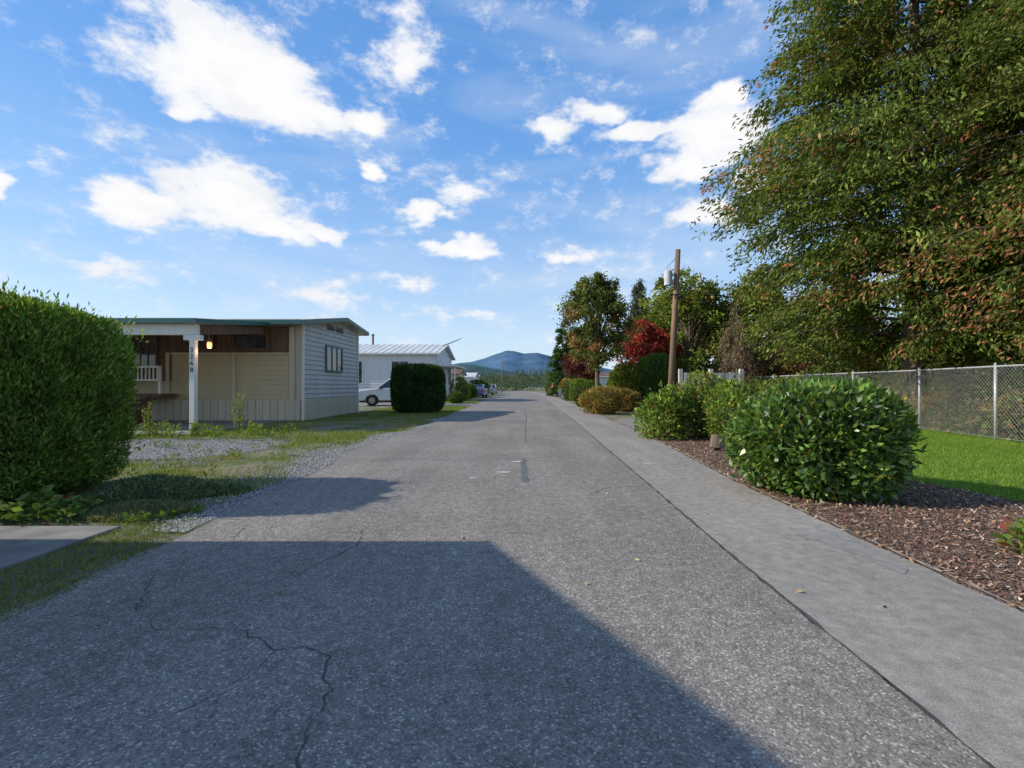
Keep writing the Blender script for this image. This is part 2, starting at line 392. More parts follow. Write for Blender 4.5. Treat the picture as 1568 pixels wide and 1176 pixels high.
# ---------------------------------------------------------------- mountains
def mountain(name,prof,Y,depth,c,seed):
    xs=np.linspace(prof[0][0],prof[-1][0],160); hz=np.interp(xs,[p[0] for p in prof],[p[1] for p in prof])
    rows=26; V=[]
    for j in range(rows):
        t=j/(rows-1); yy=Y-depth+depth*2*t; env=max(0,1-abs(2*t-1))**.8
        P=np.c_[xs,np.full(160,yy),np.zeros(160)]
        h=hz*env*(1+.10*snoise(P,.012,seed)*(1-env*.6))+hz*.035*snoise(P,.05,seed+1)*env
        V.append(np.c_[xs,np.full(160,yy),h-2])
    V=np.concatenate(V)
    F=np.array([[j*160+i,j*160+i+1,(j+1)*160+i+1,(j+1)*160+i] for j in range(rows-1) for i in range(159)])
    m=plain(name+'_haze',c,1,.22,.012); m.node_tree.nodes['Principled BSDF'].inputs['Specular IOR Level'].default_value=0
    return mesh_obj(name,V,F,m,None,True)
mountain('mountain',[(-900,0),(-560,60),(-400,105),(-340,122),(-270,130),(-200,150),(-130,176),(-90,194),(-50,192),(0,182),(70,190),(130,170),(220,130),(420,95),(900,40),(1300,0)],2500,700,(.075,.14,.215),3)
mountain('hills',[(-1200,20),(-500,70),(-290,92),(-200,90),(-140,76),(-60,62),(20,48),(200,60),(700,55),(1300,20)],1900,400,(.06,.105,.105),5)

n=9000; x=rng.uniform(-160,200,n); y=rng.uniform(150,215,n)
hh=4.8+2.4*snoise(np.c_[x,y*.3,0*x],.25,11)+1.4*snoise(np.c_[x,y,0*x],.9,12)
z=rng.random(n)**.6*hh.clip(1.5,12)
n2=80000; i=rng.integers(0,n,n2); P=np.c_[x,y,z][i]+rng.normal(size=(n2,3))*.7; P[:,2]=P[:,2].clip(.1,None)
bc=pick([((.045,.07,.04),3),((.06,.085,.045),2),((.09,.095,.045),.8),((.10,.06,.04),.4)],n)
leaves('distant_trees',P,rdir(n2),.65,.42,jit(bc[i],.15),LEAF)

# ---------------------------------------------------------------- building parts
WHITE=plain('white_siding',(.66,.65,.62),.55,.06,2,streak=True)
GREYS=plain('grey_siding',(.54,.52,.46),.6,.07,2,streak=True)
CREAM=plain('cream_siding',(.53,.43,.26),.6,.08,2,streak=True)
SKIRT=plain('skirting',(.57,.49,.35),.65,.1,3,streak=True)
TRIMW=plain('white_trim',(.74,.71,.64),.5,.06,4)
GREENT=plain('dark_green_trim',(.03,.12,.10),.45,.15,4)
BROWN=plain('brown_wood',(.15,.085,.055),.8,.35,6,.3,40,streak=True)
METALR=plain('metal_roofing',(.60,.59,.55),.45,.15,1.2)
GLASS,_nt,_b=newmat('window_glass'); _b.inputs['Roughness'].default_value=.06; _b.inputs['Specular IOR Level'].default_value=.8
_nt.links.new(ramp(_nt,noise(_nt,coords(_nt),2.0,2),[(.4,(.015,.02,.025)),(.6,(.06,.065,.07))]),_b.inputs['Base Color'])

def lap_x(x,y0,y1,z0,top,step,mat,name,par,sgn=1,d=.03):
    mb=MB(); z=z0
    zmax=max(top(y) for y in np.linspace(y0,y1,60))
    while z<zmax-.01:
        z1=min(z+step,zmax); ys=[y for y in np.linspace(y0,y1,121) if top(y)>=z+.02]
        if ys:
            a,b=min(ys),max(ys)
            mb.poly([(x+sgn*d,a,z),(x+sgn*d,b,z),(x+sgn*.004,b,min(z1,top(b)+.05)),(x+sgn*.004,a,min(z1,top(a)+.05))])
            mb.poly([(x,a,z),(x,b,z),(x+sgn*d,b,z),(x+sgn*d,a,z)])
        z=z1
    return mb.obj(name,mat,par)
def lap_y(y,x0,x1,z0,z1,step,mat,name,par,sgn=-1,d=.03):
    mb=MB(); z=z0
    while z<z1-.01:
        e=min(z+step,z1)
        mb.poly([(x0,y+sgn*d,z),(x1,y+sgn*d,z),(x1,y+sgn*.004,e),(x0,y+sgn*.004,e)])
        mb.poly([(x0,y,z),(x1,y,z),(x1,y+sgn*d,z),(x0,y+sgn*d,z)]); z=e
    return mb.obj(name,mat,par)
def window_x(x,y0,y1,z0,z1,par,frame,sgn=1,mull=1):
    mb=MB(); t=.07; a,b=(x+.02,x+.08) if sgn>0 else (x-.08,x-.02)
    mb.box(a,b,y0-t,y0,z0-t,z1+t).box(a,b,y1,y1+t,z0-t,z1+t).box(a,b,y0,y1,z0-t,z0).box(a,b,y0,y1,z1,z1+t)
    for i in range(mull):
        m=y0+(y1-y0)*(i+1)/(mull+1); mb.box(a+.005,b-.008,m-.025,m+.025,z0,z1)
    mb.obj('window_frame',frame,par)
    MB().box(x+.015 if sgn>0 else x-.045,x+.045 if sgn>0 else x-.015,y0,y1,z0,z1).obj('window_pane',GLASS,par)
def window_y(y,x0,x1,z0,z1,par,frame,mull=1,hm=0):
    mb=MB(); t=.07; a,b=y-.08,y-.024
    mb.box(x0-t,x0,a,b,z0-t,z1+t).box(x1,x1+t,a,b,z0-t,z1+t).box(x0,x1,a,b,z0-t,z0).box(x0,x1,a,b,z1,z1+t)
    for i in range(mull):
        m=x0+(x1-x0)*(i+1)/(mull+1); mb.box(m-.02,m+.02,a+.008,b,z0,z1)
    for i in range(hm):
        m=z0+(z1-z0)*(i+1)/(hm+1); mb.box(x0,x1,a+.012,b,m-.015,m+.015)
    mb.obj('window_frame',frame,par)
    MB().box(x0,x1,y-.05,y-.026,z0,z1).obj('window_pane',GLASS,par)
def roof(prof,x0,x1,th,mat,par,trim,name='roof',ribs=0):
    V=[];F=[];k=len(prof)
    for x in (x0,x1):
        for (y,z) in prof: V.append((x,y,z))
        for (y,z) in prof: V.append((x,y,z-th))
    m=2*k
    for i in range(k-1):
        F+=[[i,i+1,m+i+1,m+i],[k+i,m+k+i,m+k+i+1,k+i+1],[i,k+i,k+i+1,i+1],[m+i,m+i+1,m+k+i+1,m+k+i]]
    F+=[[0,m,m+k,k],[k-1,2*k-1,m+2*k-1,m+k-1]]
    mesh_obj(name,V,F,mat,par)
    mb=MB(); f=.05
    for s,x in ((-1,x0),(1,x1)):
        for i in range(k-1):
            (ya,za),(yb,zb)=prof[i],prof[i+1]; xa,xb=(x,x+f) if s>0 else (x-f,x)
            n=len(mb.V); d=th+.03; u=.012
            mb.V+=[(xa,ya,za-d),(xb,ya,za-d),(xb,yb,zb-d),(xa,yb,zb-d),(xa,ya,za+u),(xb,ya,za+u),(xb,yb,zb+u),(xa,yb,zb+u)]
            mb.F+=[[n,n+3,n+2,n+1],[n+4,n+5,n+6,n+7],[n,n+1,n+5,n+4],[n+1,n+2,n+6,n+5],[n+2,n+3,n+7,n+6],[n+3,n,n+4,n+7]]
    for (y,z),s in ((prof[0],-1),(prof[-1],1)):
        ya,yb=(y-f,y-.002) if s<0 else (y+.002,y+f)
        mb.box(x0-f,x1+f,ya,yb,z-th-.03,z+.014)
    mb.obj('fascia',trim,par)
    if ribs:
        mb=MB(); x=x0+.2
        while x<x1:
            for i in range(k-1):
                (ya,za),(yb,zb)=prof[i],prof[i+1]; mb.tube([(x,ya,za+.01),(x,yb,zb+.01)],[.025,.025],4,False)
            x+=ribs
        mb.obj('roof_ribs',mat,par)

# ---- near mobile home with carport
H=empty('mobile_home')
rp=[(18.6,3.97),(23.5,4.74),(26.7,4.38)]
roof(rp,-24.3,-8.6,.14,METALR,H,GREENT)
topf=lambda y: float(np.interp(y,[r[0] for r in rp],[r[1] for r in rp]))-.16
MB().box(-24,-8.93,19.53,25.9,0,3.88).obj('wall_core',SKIRT,H)
mb=MB(); mb.poly([(-8.93,y,z) for y,z in [(19.53,3.88),(25.9,3.88),(25.9,topf(25.9)),(23.5,topf(23.5)),(19.53,topf(19.53))]])
mb.obj('gable_wall',SKIRT,H)
lap_x(-8.925,19.56,25.9,.92,topf,.2,GREYS,'end_wall_siding',H,1,.04)
MB().box(-8.93,-8.875,19.5,25.93,.03,.90).obj('end_skirting',SKIRT,H)
mb=MB(); mb.box(-8.93,-8.86,19.46,19.58,.03,3.96).box(-8.93,-8.86,25.88,25.98,.03,4.28); mb.obj('corner_trim',TRIMW,H)
window_x(-8.91,21.75,23.55,2.15,3.20,H,GREENT,1,2)
mb=MB()
for (a,b) in ((21.9,22.7),(22.95,23.75)):
    for i in range(3): mb.box(-8.90,-8.85,a,b,4.0+i*.09,4.05+i*.09)
mb.obj('gable_vents',BROWN,H)
lap_y(19.52,-14.4,-9.2,.87,2.75,.20,CREAM,'front_siding',H)
lap_y(19.52,-24,-14.4,.87,1.6,.20,CREAM,'front_siding_low',H)
mb=MB(); x=-24
while x<-9.25:
    mb.box(x,x+.28,19.46,19.525,.04,.86); x+=.3
mb.obj('front_skirting',SKIRT,H)
mb=MB(); x=-14.35
while x<-9.45:
    mb.box(x,x+.19,19.455-random.random()*.01,19.525,2.78,3.83); x+=.2
x=-19
while x<-14.4:
    mb.box(x,x+.19,19.455-random.random()*.01,19.525,1.62,3.83); x+=.2
mb.obj('brown_panelling',BROWN,H)
window_y(19.44,-11.6,-10.3,2.93,3.5,H,BROWN,0)
window_y(19.44,-13.4,-12.5,2.95,3.5,H,BROWN,0)
window_y(19.44,-16.3,-14.75,2.1,3.3,H,BROWN,4,0)
mb=MB(); mb.box(-9.42,-9.22,19.42,19.52,.04,3.8).box(-11.75,-11.6,19.44,19.5,.04,2.77).box(-14.4,-14.25,19.44,19.5,.04,2.77).box(-14.25,-9.42,19.45,19.5,2.70,2.77)
mb.obj('battens',SKIRT,H)
mb=MB(); mb.box(-18.5,-14.0,18.55,18.62,2.12,2.2).box(-18.5,-14.0,18.55,18.62,1.62,1.68)
for i in range(30): mb.box(-18.45+i*.15,-18.41+i*.15,18.565,18.605,1.68,2.12)
for x in (-18.45,-16.3,-14.09): mb.box(x,x+.09,18.625,18.71,1.12,2.2)
mb.obj('porch_railing',TRIMW,H)
MB().box(-20,-13.9,18.5,19.40,1.0,1.12).obj('porch_deck',BROWN,H)
mb=MB()
for i in range(5): mb.box(-15.4,-14.3,17.2+.26*i,17.47+.26*i,.16+.19*i,.21+.19*i); mb.box(-15.4,-14.3,17.45+.26*i,17.46+.26*i,.04+.19*i,.16+.19*i)
for xx in (-15.46,-14.3):
    n=len(mb.V); mb.V+=[(xx,17.15,.04),(xx+.05,17.15,.04),(xx+.05,18.5,.04),(xx,18.5,.04),(xx,17.15,.2),(xx+.05,17.15,.2),(xx+.05,18.5,1.1),(xx,18.5,1.1)]
    mb.F+=[[n,n+3,n+2,n+1],[n+4,n+5,n+6,n+7],[n,n+1,n+5,n+4],[n+1,n+2,n+6,n+5],[n+2,n+3,n+7,n+6],[n+3,n,n+4,n+7]]
mb.obj('porch_steps',BROWN,H)
roof([(14.5,3.44),(18.5,3.86)],-24.3,-9.85,.10,METALR,H,GREENT,'carport_roof')
MB().box(-24,-9.95,14.72,14.86,2.98,3.30).obj('carport_beam',TRIMW,H,bevel=.01)
mb=MB(); mb.box(-10.18,-10.02,14.71,14.87,.04,2.975).box(-10.36,-9.84,14.705,14.875,2.82,2.974).box(-17.2,-17.05,14.72,14.86,.04,2.975)
mb.obj('carport_posts',TRIMW,H,bevel=.01)
mb=MB()
mb.V=[(-10.05,14.87,3.0),(-9.97,14.87,3.0),(-9.97,18.55,3.42),(-10.05,18.55,3.42),(-10.05,14.87,3.31),(-9.97,14.87,3.31),(-9.97,18.55,3.72),(-10.05,18.55,3.72)]
mb.F=[[0,3,2,1],[4,5,6,7],[0,1,5,4],[1,2,6,5],[2,3,7,6],[3,0,4,7]]; mb.obj('carport_side_beam',BROWN,H)
BLK=plain('black_numerals',(.03,.02,.02),.5,.1)
for i,ch in enumerate('3268'):
    cu=bpy.data.curves.new('house_number',type='FONT'); cu.body=ch; cu.size=.2; cu.extrude=.004; cu.align_x='CENTER'
    o=bpy.data.objects.new('house_number',cu); o.rotation_euler=(math.pi/2,0,0); o.location=(-10.1,14.70,2.45-.2*i)
    cu.materials.append(BLK); link(o,H)
LM,lnt,lb=newmat('lamp_glass'); lb.inputs['Base Color'].default_value=(.8,.5,.25,1); lb.inputs['Emission Color'].default_value=(1,.5,.18,1); lb.inputs['Emission Strength'].default_value=1.6
PL=empty('porch_lamp'); mb=MB(); mb.tube([(-9.88,15.2,2.60),(-9.88,15.2,2.65),(-9.88,15.2,2.75),(-9.88,15.2,2.80)],[.04,.07,.07,.05],12); mb.obj('globe',LM,PL,True)
mb=MB(); mb.tube([(-9.88,15.2,2.80),(-9.88,15.2,2.84),(-9.88,15.2,2.9)],[.1,.09,.02],10); mb.tube([(-9.88,15.2,2.9),(-9.93,15.2,3.05),(-10,15.2,3.1)],[.015]*3,6); mb.obj('cap',BROWN,PL)
ld=bpy.data.lights.new('bulb','POINT'); ld.energy=15; ld.color=(1,.6,.3); ld.shadow_soft_size=.05
lo=bpy.data.objects.new('bulb',ld); lo.location=(-9.88,15.2,2.5); link(lo,PL)

def simple_home(x0,x1,y0,y1,eave,ridge,wall,trim,roofm,ribs=.6,chim=False,skirt=.6):
    h=empty('mobile_home'); ym=(y0+y1)/2; ov=.35
    pr=[(y0-ov,eave-.05),(ym,ridge),(y1+ov,eave-.05)]; tf=lambda y: float(np.interp(y,[p[0] for p in pr],[p[1] for p in pr]))-.12
    roof(pr,x0-ov,x1+ov,.10,roofm,h,trim,ribs=ribs)
    MB().box(x0,x1,y0,y1,0,eave-.12).obj('wall_core',SKIRT,h)
    mb=MB()
    for x in (x0+.003,x1-.003): mb.poly([(x,y0,eave-.12),(x,y1,eave-.12),(x,y1,tf(y1)),(x,ym,tf(ym)),(x,y0,tf(y0))])
    mb.obj('gable_wall',wall,h)
    lap_x(x1+.003,y0,y1,skirt,tf,.25,wall,'end_siding',h,1,.04); lap_x(x0-.003,y0,y1,skirt,tf,.25,wall,'end_siding_far',h,-1)
    lap_y(y0-.003,x0,x1,skirt,eave-.12,.25,wall,'side_siding',h,-1,.04)
    window_x(x1+.01,y0+.9,y0+2.6,1.6,eave-.8,h,trim,1,1); window_x(x1+.01,y1-2.6,y1-.9,1.6,eave-.8,h,trim,1,1)
    x=x1-2.5
    while x-1.6>x0:
        window_y(y0-.01,x-1.5,x,1.7,eave-.8,h,trim,1); x-=4.2
    if chim:
        mb=MB(); mb.tube([(chim,ym,ridge-.2),(chim,ym,ridge+.9)],[.1,.1],8); mb.tube([(chim,ym,ridge+.9),(chim,ym,ridge+1.05)],[.18,.12],8); mb.obj('chimney_pipe',BROWN,h)
    return h
h2=simple_home(-30,-8.0,44,53.5,4.5,5.65,WHITE,TRIMW,METALR,chim=-15.2)
roof([(45,3.4),(52.5,3.4)],-7.95,-6.3,.08,METALR,h2,TRIMW,'porch_awning')
mb=MB()
for y in (45.2,48.7,52.2): mb.box(-6.5,-6.4,y,y+.1,0,3.3)
mb.box(-7.9,-6.35,45.3,52.2,.5,.6)
for i in range(24): mb.box(-6.47,-6.43,45.33+i*.28,45.37+i*.28,.6,1.5)
mb.box(-6.48,-6.42,45.32,52.18,1.503,1.56); mb.obj('porch',TRIMW,h2)
mb=MB(); mb.tube([(-7.5,45,5.2),(-6.1,45,5.75)],[.05,.04],6); mb.tube([(-6.3,45,5.65),(-5.8,45,5.9)],[.03,.03],6); mb.obj('flag_bracket',BROWN,h2)
simple_home(-26,-9.5,70,77,3.3,4.1,CREAM,BROWN,BROWN,ribs=0)
simple_home(-28,-10,96,104,3.4,4.3,WHITE,TRIMW,METALR)
simple_home(-30,-12,124,132,3.6,4.6,GREYS,TRIMW,BROWN,ribs=0)
simple_home(9,24,92,100,3.4,4.3,GREYS,TRIMW,BROWN,ribs=0)
# home beside the camera, whose roof throws the foreground shadow
simple_home(-18,-5.68,-1.35,3.48,3.06,3.80,CREAM,TRIMW,METALR)

# ---------------------------------------------------------------- cars
TYRE=plain('tyre',(.02,.02,.02),.9,.2); RIM=plain('alloy_rim',(.5,.5,.52),.3,.05,metal=.8)
LAMPR=plain('tail_lamp',(.4,.01,.01),.2,.1); LAMPW=plain('head_lamp',(.7,.72,.75),.15,.05); BLKP=plain('black_plastic',(.025,.025,.027),.6,.2)
def car(paint,loc,rot,s=1.0,suv=True):
    e=empty('parked_car'); import bmesh
    h=1.70 if suv else 1.45
    pm,nt,b=newmat('car_paint'); b.inputs['Roughness'].default_value=.3; b.inputs['Coat Weight'].default_value=.6
    f=noise(nt,coords(nt),3,2); nt.links.new(ramp(nt,f,[(.3,[c*.95 for c in paint]),(.7,paint)]),b.inputs['Base Color'])
    def arch(cx,r=.39,n=9): return [(cx+r*math.cos(t),.32+r*math.sin(t)) for t in np.linspace(0,math.pi,n)]
    fr,re=1.38,-1.36; belt=1.06 if suv else .9
    pts=[(2.22,.30)]+[(2.28,.55),(2.25,.84),(2.1,.97),(1.05,belt+.05),(-1.95,belt+.05),(-2.22,.98),(-2.27,.55),(-2.2,.3)]
    pts+=[p for p in arch(re)][::-1]+[p for p in arch(fr)][::-1]
    bm=bmesh.new(); W=.9
    A=[bm.verts.new((x,-W,z)) for x,z in pts]; B=[bm.verts.new((x,W,z)) for x,z in pts]; bm.faces.new(A); bm.faces.new(B[::-1])
    for i in range(len(pts)): bm.faces.new([A[i],B[i],B[(i+1)%len(pts)],A[(i+1)%len(pts)]][::-1])
    bmesh.ops.recalc_face_normals(bm,faces=bm.faces)
    me=bpy.data.meshes.new('body'); bm.to_mesh(me); bm.free(); me.materials.append(pm); o=link(bpy.data.objects.new('body',me),e)
    m=o.modifiers.new('b','BEVEL'); m.width=.06; m.segments=3; m.limit_method='ANGLE'; m.angle_limit=math.radians(50)
    xr=-1.85 if suv else -1.2; wl,wu=.86,.68
    mb=MB()
    mb.V=[(1.12,-wl,belt),(1.12,wl,belt),(-2.12,wl,belt),(-2.12,-wl,belt),(.35,-wu,h-.06),(.35,wu,h-.06),(xr,wu,h-.06),(xr,-wu,h-.06)]
    mb.F=[[0,1,5,4],[1,2,6,5],[2,3,7,6],[3,0,4,7],[4,5,6,7],[3,2,1,0]]
    mb.obj('glasshouse',GLASS,e)
    r=MB(); r.box(xr-.08,.43,-wu-.03,wu+.03,h-.085,h+.01); r.obj('roof_panel',pm,e,bevel=.035)
    p=MB()
    for s_ in (-1,1):
        for (xb,xt,w) in ((1.13,.37,.045),(.05,-.02,.05),(-1.05,-.98,.06),(-2.08,xr-.02,.10)):
            p.tube([(xb,s_*(wl+.005),belt-.02),(xt,s_*(wu+.005),h-.05)],[w,w*.8],6)
        p.tube([(1.13,s_*(wl+.005),belt+.01),(-2.1,s_*(wl+.005),belt+.01)],[.045,.045],6)
        p.tube([(.40,s_*(wu+.005),h-.06),(xr,s_*(wu+.005),h-.06)],[.045,.045],6)
    p.obj('pillars',pm,e)
    t=MB(); rm=MB()
    for cx in (fr,re):
        for s_ in (-1,1):
            t.tube([(cx,s_*.70,.34),(cx,s_*.90,.34),(cx,s_*.915,.34)],[.34,.34,.30],24); rm.tube([(cx,s_*.90,.34),(cx,s_*.925,.34)],[.21,.19],16)
    t.obj('tyres',TYRE,e,False); rm.obj('rims',RIM,e)
    sp=MB()
    for cx in (fr,re):
        for s_ in (-1,1):
            for k in range(5):
                a=k*2*math.pi/5; sp.box(cx+.12*math.cos(a)-.03,cx+.12*math.cos(a)+.03,s_*.928-.004,s_*.928+.004,.34+.12*math.sin(a)-.03,.34+.12*math.sin(a)+.03)
    sp.obj('rim_openings',BLKP,e)
    l=MB()
    for s_ in (-1,1): l.box(2.12,2.265,s_*.75-.14,s_*.75+.14,.70,.84)
    l.obj('headlamps',LAMPW,e,bevel=.02)
    l=MB()
    for s_ in (-1,1): l.box(-2.275,-2.15,s_*.78-.11,s_*.78+.115,.7,.95)
    l.obj('tail_lamps',LAMPR,e,bevel=.02)
    g=MB(); g.box(2.2,2.29,-.5,.5,.48,.68).box(-2.1,2.1,-.905,-.86,.22,.34).box(-2.1,2.1,.86,.905,.22,.34); g.box(.75,.95,-1.02,-.88,1.08,1.2).box(.75,.95,.88,1.02,1.08,1.2)
    g.box(2.0,2.24,-.6,.6,.24,.34)
    g.obj('grille_sills_mirrors',BLKP,e,bevel=.015)
    e.location=loc; e.rotation_euler=(0,0,rot); e.scale=(s,s,s); return e
car((.78,.78,.78),(-9.55,36.0,0.01),math.radians(193),1.16)
car((.04,.10,.22),(-5.9,62,0),math.radians(88),1.15,False)
car((.25,.26,.28),(-6.3,84,0),math.radians(90),1.1,True)
car((.55,.56,.57),(-8.2,66,0),math.radians(60),1.15,True)
car((.35,.03,.03),(4.95,71,0),math.radians(92),1.15,True)
car((.05,.07,.12),(5.9,52,0),math.radians(120),1.1,True)
car((.6,.6,.6),(-6.6,100,0),math.radians(92),1.1,True)

# ---------------------------------------------------------------- utility poles
def upole(base,top,r=.15,trans=True):
    e=empty('utility_pole'); b=Vector(base); t=Vector(top)
    MB().tube([b,b.lerp(t,.5),t],[r*1.15,r,r*.8],10).obj('pole_shaft',plain('pole_wood',(.20,.125,.08),.95,.3,3,.5,20,streak=True),e,True)
    if trans:
        g=plain('transformer_grey',(.5,.52,.53),.5,.1); p=b.lerp(t,.83)
        m=MB(); cx=p.x-.42; m.tube([(cx,p.y,p.z-.38),(cx,p.y,p.z+.28),(cx,p.y,p.z+.36)],[.2,.2,.15],14); m.tube([(cx-.08,p.y,p.z+.36),(cx-.08,p.y,p.z+.52)],[.03,.02],6); m.tube([(cx+.08,p.y,p.z+.36),(cx+.08,p.y,p.z+.52)],[.03,.02],6)
        m.box(cx,p.x,p.y-.04,p.y+.04,p.z-.2,p.z-.12).box(cx,p.x,p.y-.04,p.y+.04,p.z+.1,p.z+.18)
        m.obj('transformer',g,e)
        q=b.lerp(t,.96); m=MB(); m.tube([(q.x,q.y,q.z),(q.x,q.y-.05,q.z),(q.x-.25,q.y,q.z-.25),(cx-.08,p.y,p.z+.5)],[.012]*4,5)
        q=b.lerp(t,.72); m.box(q.x-.35,q.x+.1,q.y-.17,q.y-.12,q.z,q.z+.06); m.obj('jumper_and_bracket',BLKP,e)
    return e
upole((7.25,24,0),(7.66,24,8.2))
upole((-5.4,120,0),(-5.4,120,8.5),.14,False)
upole((6.3,140,0),(6.3,140,9),.14,False)
W=MB()
def wire(a,b,sag,r=.012):
    a=Vector(a);b=Vector(b); W.tube([a.lerp(b,t)-Vector((0,0,sag*4*t*(1-t))) for t in np.linspace(0,1,13)],[r]*13,4,False)
wire((7.5,24,6.3),(30,22,6.5),1.2); wire((7.5,24,5.9),(30,22,5.4),1.2)
W.obj('power_lines',BLKP)

# ---------------------------------------------------------------- fences
GALV=plain('galvanised_steel',(.46,.47,.48),.45,.1,8,metal=.25)
F_=empty('chain_link_fence'); fx=lambda y: float(np.interp(y,[5,11.8,15.7,23.5,40],[12.0,12.2,12.85,12.9,13.0]))
m=MB(); fh=1.93
for y in [6.6,9.6,12.65,15.7,18.9,22,25,28,31,34,37]:
    m.tube([(fx(y),y,-.05),(fx(y),y,fh+.05)],[.035,.035],8); m.tube([(fx(y),y,fh+.05),(fx(y),y,fh+.10)],[.045,.01],8)
yy=list(np.arange(6.6,37.1,3.04)); m.tube([(fx(y),y,fh) for y in yy],[.026]*len(yy),6); m.tube([(fx(y),y,.06) for y in yy],[.006]*len(yy),4)
m.obj('posts_and_rail',GALV,F_,True)
m=MB(); y=6.6-fh; r=.0036
while y<37:
    for s in (0,1):
        ya,yb=(y,y+fh-.08) if s==0 else (y+fh-.08,y)
        za,zb=.07,fh-.01
        def at(t): return ya+(yb-ya)*t, za+(zb-za)*t
        ts=[t for t in np.linspace(0,1,7) if 6.6<=at(t)[0]<=37]
        if len(ts)>1: m.tube([(fx(at(t)[0])-.035+(.006 if s else 0),at(t)[0],at(t)[1]) for t in (ts[0],ts[-1])],[r,r],3,False)
    y+=.105
m.obj('mesh_wires',GALV,F_)
E=empty('wooden_fence'); m=MB(); OLDW=plain('weathered_white_boards',(.50,.47,.43),.9,.3,4,.3,30,streak=True)
x=6.3
while x<8.6:
    m.box(x,x+.13,18.98,19.0,.1,1.95+random.uniform(-.04,.05)); x+=.145
m.box(6.25,8.65,19.003,19.05,1.5,1.6).box(6.25,8.65,19.003,19.05,.4,.5)
for x in (6.2,7.4,8.6): m.box(x-.07,x+.07,19.06,19.2,0,2.1)
m.obj('boards',OLDW,E)

# ---------------------------------------------------------------- hedges & shrubs
hedge('cedar_hedge',(-6.80,5.95),(1.32,1.02,2.40),6.5,125000,.075,.022,HEDGEP,2,.055,up=1.1,shell=.18,core_s=.82,freq=4.6,sprout=.08)
hedge('round_shrub',(-5.62,25.9),(1.30,1.2,2.55),4.2,36000,.10,.05,DKG,4,.03,up=.6,shell=.08,core_s=.92,sprout=.02)
LAU=[((.05,.10,.017),3),((.085,.15,.024),4),((.125,.19,.035),2),((.03,.06,.014),1.2),((.24,.2,.03),.15)]
hedge('laurel_bush',(3.86,6.4),(.97,.9,1.42),2.5,16000,.11,.048,LAU,6,.11,mat=GLOSSY,up=.35,shell=.28,core_s=.73,freq=4.2,sprout=.08)
LS=[((.10,.15,.025),3),((.15,.20,.04),3),((.055,.09,.018),2),((.24,.13,.04),.4)]
for (x,y,a,b,h,L_,pal,sd_) in [(3.85,12.9,.75,.7,1.45,.12,LS,8),(4.95,13.3,.75,.7,1.65,.11,GY,9),(4.75,11.2,.48,.55,1.40,.10,LS,29),(5.55,12.2,.5,.6,1.15,.10,G1,37),
    (6.0,14.6,1.0,.9,1.5,.12,G1,10),(7.6,15.6,1.0,.9,1.45,.12,GY,21),(10.2,19,1.3,1,1.7,.13,LS,25),(4.2,14.6,.6,.6,1.1,.1,LS,38)]:
    hedge('leafy_shrub',(x,y),(a,b,h),2.0,int(5600*a*1.1),L_,L_*.46,pal,sd_,.30,up=.6,shell=.6,core_s=.34,sprout=.2)
hedge('barberry_shrub',(3.95,24.7),(1.0,.9,1.28),2.2,7000,.11,.055,ORG,11,.2,up=.5,shell=.4,core_s=.6,sprout=.1)
hedge('barberry_shrub',(5.6,27.0),(.8,.8,1.3),2.2,5000,.11,.055,ORG,31,.2,up=.5,shell=.4,core_s=.6,sprout=.1)
hedge('round_shrub',(4.3,33),(1.0,1,1.7),2.4,6000,.13,.065,G1,12,.14,core_s=.7)
hedge('round_shrub',(4.9,40),(1.1,1.1,2.0),2.4,5000,.14,.07,LS,13,.16,core_s=.7)
hedge('round_shrub',(4.9,48),(1.0,1.1,1.8),2.4,4000,.15,.08,G1,14,.16,core_s=.7)
hedge('round_shrub',(5.2,57),(1.1,1.1,2.2),2.4,4000,.16,.08,ORG,15,.16,core_s=.7)
hedge('yellow_shrub',(6.0,28.5),(1.0,.9,2.75),2.1,8000,.14,.07,YEL,16,.22,up=.4,shell=.45,core_s=.5,sprout=.12)
hedge('clipped_hedge',(7.65,28),(.95,1.2,3.2),4,13000,.11,.055,[((.06,.11,.02),3),((.09,.15,.03),2)],17,.06,core_s=.88)
hedge('yellow_shrub',(-6.0,46),(.95,1,2.1),2.3,5000,.13,.065,YEL,18,.18,core_s=.65)
hedge('round_shrub',(-5.6,40),(.6,.6,1.0),2.3,3000,.12,.06,G1,19,.18,core_s=.65)
hedge('round_shrub',(-6.6,56),(1.1,1.1,1.8),2.3,4000,.15,.08,G1,20,.14,core_s=.7)
hedge('round_shrub',(-7.2,75),(1.8,1.2,2.4),2.3,4000,.2,.1,G1,22,.14,core_s=.7)
hedge('round_shrub',(6,88),(2,1.2,2.8),2.3,4000,.2,.1,G1,23,.14,core_s=.7)

# ---------------------------------------------------------------- trees
STP=[((.075,.105,.03),4),((.11,.135,.04),3),((.16,.15,.055),1.2),((.22,.09,.045),1.1),((.04,.06,.02),1.5)]
tree('street_tree',(4.15,27.3),8,(2.05,2.0,2.5,7.4),115,130,.16,.09,STP,.14,1,clr=.16,uneven=.3,spires=12)
tree('red_maple',(7.7,31),5.6,(1.75,1.6,2.4,5.7),60,130,.17,.10,RED,.09,2,clr=.26)
tree('red_maple',(9.2,33),5,(1.4,1.4,2.6,5.2),40,110,.17,.10,RED,.09,12,clr=.26)
tree('purple_maple',(4.9,41),4.6,(1.5,1.5,1.6,4.6),60,100,.17,.11,DRED,.09,3,clr=.26)
conifer('fir_tree',(5.2,66),[(.6,1.6),(3,1.5),(7,.8),(10.4,.1)],150,12,8,.35,.12,DKG,.15,.25,4,.5,sprad=.25)
